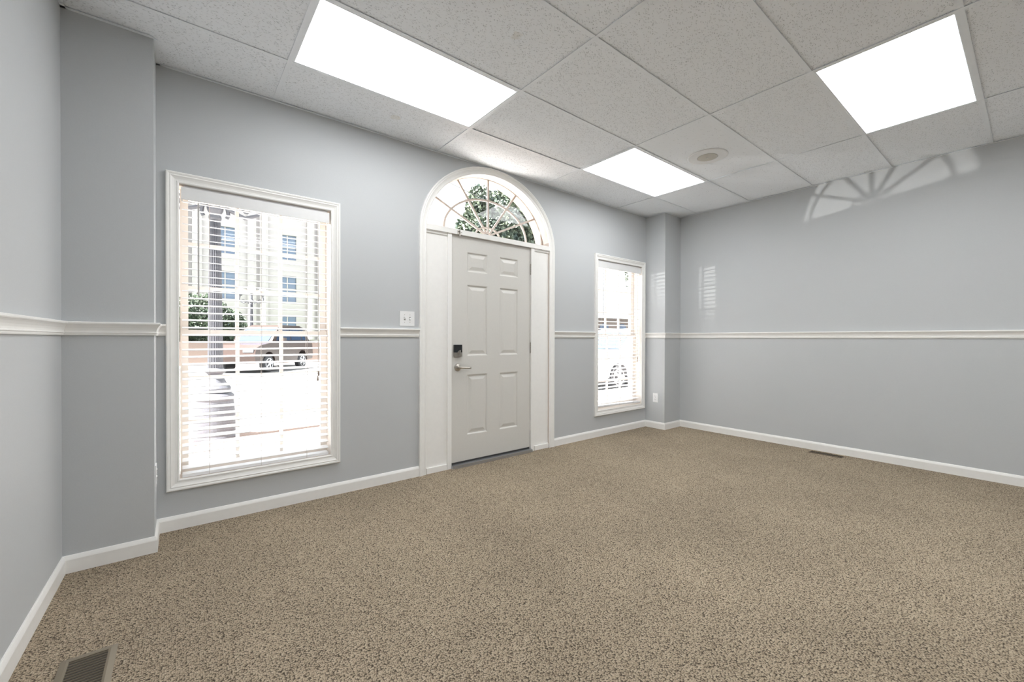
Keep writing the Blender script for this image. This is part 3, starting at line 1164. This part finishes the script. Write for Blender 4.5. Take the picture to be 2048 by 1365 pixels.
# street lamps
def street_lamp(loc, label):
    t = tag(empty('street_lamp', loc), label, 'street lamp', 'cast iron street lamps')
    bm = bmesh.new()
    lathe(bm, [(0.245, 0), (0.245, 0.05), (0.235, 0.07), (0.215, 0.30), (0.195, 0.50), (0.200, 0.52), (0.200, 0.56), (0.185, 0.58),
               (0.15, 0.60), (0.165, 0.63), (0.165, 0.66), (0.15, 0.68), (0.12, 0.72), (0.085, 0.79), (0.078, 0.83), (0.10, 0.85), (0.112, 0.87), (0.10, 0.89), (0.082, 0.91)], 40)
    obj('base', bm, 'iron_grey', t)
    bm = bmesh.new()
    lathe(bm, [(0.082, 0.905), (0.080, 1.2), (0.070, 2.0), (0.058, 2.78)], 40, flute=lambda h: 0.010)
    obj('fluted_shaft', bm, 'iron_grey', t)
    bm = bmesh.new()
    lathe(bm, [(0.058, 2.775), (0.068, 2.80), (0.068, 2.82), (0.060, 2.85), (0.085, 2.90), (0.09, 2.94), (0.07, 2.98), (0.05, 3.02), (0.045, 3.30), (0.09, 3.36), (0.09, 3.40)], 24)
    obj('capital', bm, 'iron_grey', t)
    bm = bmesh.new()
    for k in range(2):
        sgn = -1 if k else 1
        tube(bm, [(0.03 * sgn, 0, 3.02), (0.15 * sgn, 0, 2.93), (0.32 * sgn, 0, 2.86), (0.46 * sgn, 0, 2.92), (0.50 * sgn, 0, 3.06), (0.46 * sgn, 0, 3.20)], 0.026, 8)
        cyc = [(0.34 * sgn + 0.07 * sgn * (1 - q / 14) * math.cos(q * 0.7), 0, 2.97 + 0.07 * (1 - q / 14) * math.sin(q * 0.7)) for q in range(11)]
        tube(bm, cyc, 0.016, 6)
        tube(bm, [(0.13 * sgn, 0, 2.93), (0.14 * sgn, 0, 2.86), (0.12 * sgn, 0, 2.82)], 0.022, 6)
        lathe(bm, [(0.03, 3.18), (0.085, 3.22), (0.085, 3.26)], 16, (0.46 * sgn, 0, 0))
    obj('arms', bm, 'iron_grey', t)
    for (gx, gz) in ((0, 3.56), (0.46, 3.42), (-0.46, 3.42)):
        bm = bmesh.new()
        bmesh.ops.create_uvsphere(bm, u_segments=20, v_segments=12, radius=0.165, matrix=Matrix.Translation((gx, 0, gz)))
        obj('globe', bm, 'globe_white', t, smooth=True)
    return t


street_lamp((-1.368, 3.29, GRADE), 'dark fluted cast iron lamp post on the near sidewalk')
street_lamp((0.94, 20.2, GRADE + 0.1), 'three globe street lamp across the street before the stone building').rotation_euler = (0, 0, -0.3)


# cars
def car(loc, rz, mat, label, L=4.5, Ht=1.72):
    t = tag(empty('parked_car', loc, rz), label, 'car')
    Wd = 0.90
    bm = bmesh.new()
    zs_ = Ht / 1.72
    body = [(-L / 2, 0.38), (-L / 2 - 0.04, 0.62), (-L / 2 + 0.03, 0.86), (-L / 2 + 0.35, 0.97), (-L / 2 + 1.15, 1.06), (L / 2 - 0.12, 1.10), (L / 2, 0.95), (L / 2 + 0.05, 0.6), (L / 2, 0.36)]
    under = []
    for wx_ in (L / 2 - 0.86, -L / 2 + 0.82):
        under += [(wx_ + 0.40 * math.cos(q * math.pi / 8), 0.33 + 0.40 * math.sin(q * math.pi / 8)) for q in range(0, 9)]
    prism(bm, [(p[0], p[1] * zs_) for p in body + under], -Wd, Wd)
    obj('body', bm, mat, t, bevel=0.035, seg=3)
    bm = bmesh.new()
    cab = [(-L / 2 + 1.10, 1.05), (-L / 2 + 1.75, 1.62), (-L / 2 + 2.1, 1.70), (L / 2 - 0.75, 1.70), (L / 2 - 0.35, 1.60), (L / 2 - 0.10, 1.08)]
    prism(bm, [(p[0], p[1] * zs_) for p in cab], -Wd + 0.08, Wd - 0.08)
    for v in bm.verts:
        if v.co.z > 1.3 * zs_:
            v.co.y *= 0.84
    obj('cabin', bm, mat, t, bevel=0.04, seg=3)
    for s in (-1, 1):
        for a, c in (((-L / 2 + 1.42, -L / 2 + 1.85), -L / 2 + 2.45), ((-L / 2 + 2.53, -L / 2 + 2.53), -L / 2 + 3.30), ((-L / 2 + 3.38, -L / 2 + 3.38), L / 2 - 0.40)):
            bm = bmesh.new()
            top_r = c - (0.16 if c > L / 2 - 0.6 else 0)
            q = [(a[0], 1.12), (c, 1.12), (top_r, 1.54), (a[1], 1.54)]
            vv = []
            for (x_, z_) in q:
                yy = (Wd - 0.08) * (1 - 0.16 * max(0, (z_ - 1.05) / 0.62)) + 0.012
                vv.append(bm.verts.new((x_, yy * s, z_ * zs_)))
            f_ = bm.faces.new(vv)
            ex = bmesh.ops.extrude_face_region(bm, geom=[f_])
            for v in ex['geom']:
                if isinstance(v, bmesh.types.BMVert):
                    v.co.y -= 0.03 * s
            obj('side_window', bm, 'car_glass', t)
    bm = bmesh.new()
    prism(bm, [(-L / 2 + 1.12, 1.10 * zs_), (-L / 2 + 1.70, 1.585 * zs_), (-L / 2 + 1.73, 1.575 * zs_), (-L / 2 + 1.15, 1.09 * zs_)], -0.66, 0.66)
    obj('windscreen', bm, 'car_glass', t)
    for wx_ in (-L / 2 + 0.82, L / 2 - 0.86):
        for s in (-1, 1):
            bm = bmesh.new()
            lathe(bm, [(0.20, -0.11), (0.30, -0.11), (0.335, -0.08), (0.335, 0.08), (0.30, 0.11), (0.20, 0.11)], 28, (wx_, s * (Wd - 0.10), 0.335), 'Y')
            w_ = obj('wheel', bm, 'tyre', t)
            bm = bmesh.new()
            for k in range(5):
                q = 2 * math.pi * k / 5
                tube(bm, [(wx_, s * (Wd + 0.015), 0.335), (wx_ + 0.215 * math.cos(q), s * (Wd + 0.005), 0.335 + 0.215 * math.sin(q))], [0.045, 0.030], 6)
            ringp = [(wx_ + 0.215 * math.cos(2 * math.pi * k / 24), s * (Wd + 0.003), 0.335 + 0.215 * math.sin(2 * math.pi * k / 24)) for k in range(25)]
            tube(bm, ringp, 0.018, 6)
            obj('rim', bm, 'alloy', w_)
    for s in (-1, 1):
        box('headlight', -L / 2 - 0.03, -L / 2 + 0.22, s * 0.62 - 0.2, s * 0.62 + 0.2, 0.72 * zs_, 0.86 * zs_, 'alloy', t, bevel=0.02)
        box('tail_light', L / 2 - 0.14, L / 2 + 0.03, s * 0.74 - 0.1, s * 0.74 + 0.1, 0.75 * zs_, 1.02 * zs_, 'lamp_red', t, bevel=0.02)
        box('mirror', -L / 2 + 1.55, -L / 2 + 1.72, s * 0.98 - 0.1, s * 0.98 + 0.1, 1.08 * zs_, 1.22 * zs_, mat, t, bevel=0.02)
    return t


car((8.95, 4.75, GRADE - 0.08), 0.0, 'car_white', 'white car parked at the curb beside the near sidewalk', 4.4, 1.70)
car((1.20, 17.5, GRADE - 0.08), 0.85, 'car_maroon', 'dark maroon car parked across the street in front of the lawn', 4.1, 1.95)

# unseen car added to account for the spot lamp before its windscreen
car((-9.74, 8.59, GRADE - 0.08), math.atan2(0.62, -0.78), 'car_white', 'unseen silver car added behind the assumed glint lamp, its windscreen facing the door', 4.4, 1.72)


# foliage
def leaf_cloud(name, blobs, n, size, mat, parent):
    V, Fc = [], []
    tot = sum(b_[3] ** 2 for b_ in blobs)
    for (cx, cy, cz, r, sq) in blobs:
        k = int(n * r * r / tot)
        d = rng.normal(size=(k, 3))
        d /= np.linalg.norm(d, axis=1)[:, None]
        rad = r * (0.55 + 0.5 * rng.random(k) ** 0.6)
        P = d * rad[:, None] * np.array([1, 1, sq]) + np.array([cx, cy, cz])
        u = rng.normal(size=(k, 3))
        u /= np.linalg.norm(u, axis=1)[:, None]
        w_ = np.cross(u, rng.normal(size=(k, 3)))
        w_ /= np.linalg.norm(w_, axis=1)[:, None]
        s = (size * (0.6 + 0.8 * rng.random(k)))[:, None]
        V.append(np.stack([P - u * s, P + w_ * s * 0.5, P + u * s, P - w_ * s * 0.5], 1).reshape(-1, 3))
    V = np.concatenate(V)
    Fc = np.arange(len(V)).reshape(-1, 4).tolist()
    V = V.tolist()
    me = bpy.data.meshes.new(name)
    me.from_pydata(V, [], Fc)
    o = link(name, me, mat, parent)
    o['kind'] = 'stuff'
    return o


def tree(loc, blobs, n, size, mat, trunk_r, trunk_h, label, name='shade_tree', group=None):
    t = tag(empty(name, loc), label, 'tree', group)
    bm = bmesh.new()
    tube(bm, [(0, 0, 0), (0.05, 0, trunk_h * 0.5), (0, 0.05, trunk_h)], [trunk_r, trunk_r * 0.8, trunk_r * 0.55], 12)
    for k in range(5):
        q = k * 1.3
        b_ = blobs[k % len(blobs)]
        tube(bm, [(0, 0, trunk_h * 0.7), (b_[0] * 0.5, b_[1] * 0.5, (trunk_h * 0.7 + b_[2]) / 2), (b_[0], b_[1], b_[2])], [trunk_r * 0.5, trunk_r * 0.3, trunk_r * 0.12], 8)
    obj('trunk', bm, 'bark', t)
    leaf_cloud('foliage', blobs, n, size, mat, t)
    return t


tree((19.5, 24.5, 0.85), [(-1.9, 0, 5.6, 2.0, 1.1), (-2.6, 0.3, 8.6, 1.7, 1.2), (-2.6, 0, 11.0, 1.1, 1.3), (-0.3, 0.5, 6.5, 2.6, 1.2), (0.3, 0, 10.2, 2.3, 1.1), (2.6, 0, 7.2, 2.4, 1.2),
                          (2.8, 0.5, 10.3, 2.2, 1.1), (4.6, 0, 5.8, 1.9, 1.2), (4.4, 0, 8.5, 1.6, 1.1), (0.8, -1, 4.4, 2.2, 1.0)],
     60000, 0.17, 'leaf_tree', 0.32, 5.0, 'tall leafy green tree seen through the arched fanlight')
tree((33.5, 20.0, 0.85), [(0, 0, 6.4, 2.2, 1.1), (1.2, 0.6, 8.2, 1.8, 1.1), (-1.2, 0, 8.6, 1.6, 1.1), (0.4, 0, 4.6, 1.7, 1.0)],
     7000, 0.17, 'leaf_tree', 0.22, 4.0, 'smaller leafy tree down the street past the white car')
hd_ = tag(empty('hedge', (-0.9, 23.4, 0.85)), 'rounded green hedge bush behind the low brick wall', 'bush')
bm = bmesh.new()
for k in range(4):
    tube(bm, [(0.5 * (k - 1.5), 0, 0), (0.6 * (k - 1.5), 0.1, 0.9), (0.8 * (k - 1.5), 0, 1.5)], [0.05, 0.035, 0.015], 6)
obj('stem', bm, 'bark', hd_)
leaf_cloud('foliage', [(-1.3, 0, 1.1, 1.25, 1.0), (0.0, 0, 1.15, 1.3, 1.05), (1.0, 0.2, 0.9, 1.0, 1.0), (-2.6, 0, 1.2, 1.3, 1.0)], 16000, 0.085, 'leaf_hedge', hd_)

# overhead cables
for dz_, nm in ((0.0, 'lower of the two black cables strung over the street'), (0.9, 'upper of the two black cables strung over the street')):
    bm = bmesh.new()
    tube(bm, [(-4 + 3.2 * k, 8 + 1.0 * k, 7.2 + dz_ + 0.015 * (k - 6) ** 2) for k in range(10)], 0.014, 6)
    tag(obj('overhead_cable', bm, 'cable_black'), nm, 'cable', 'cables over the street')
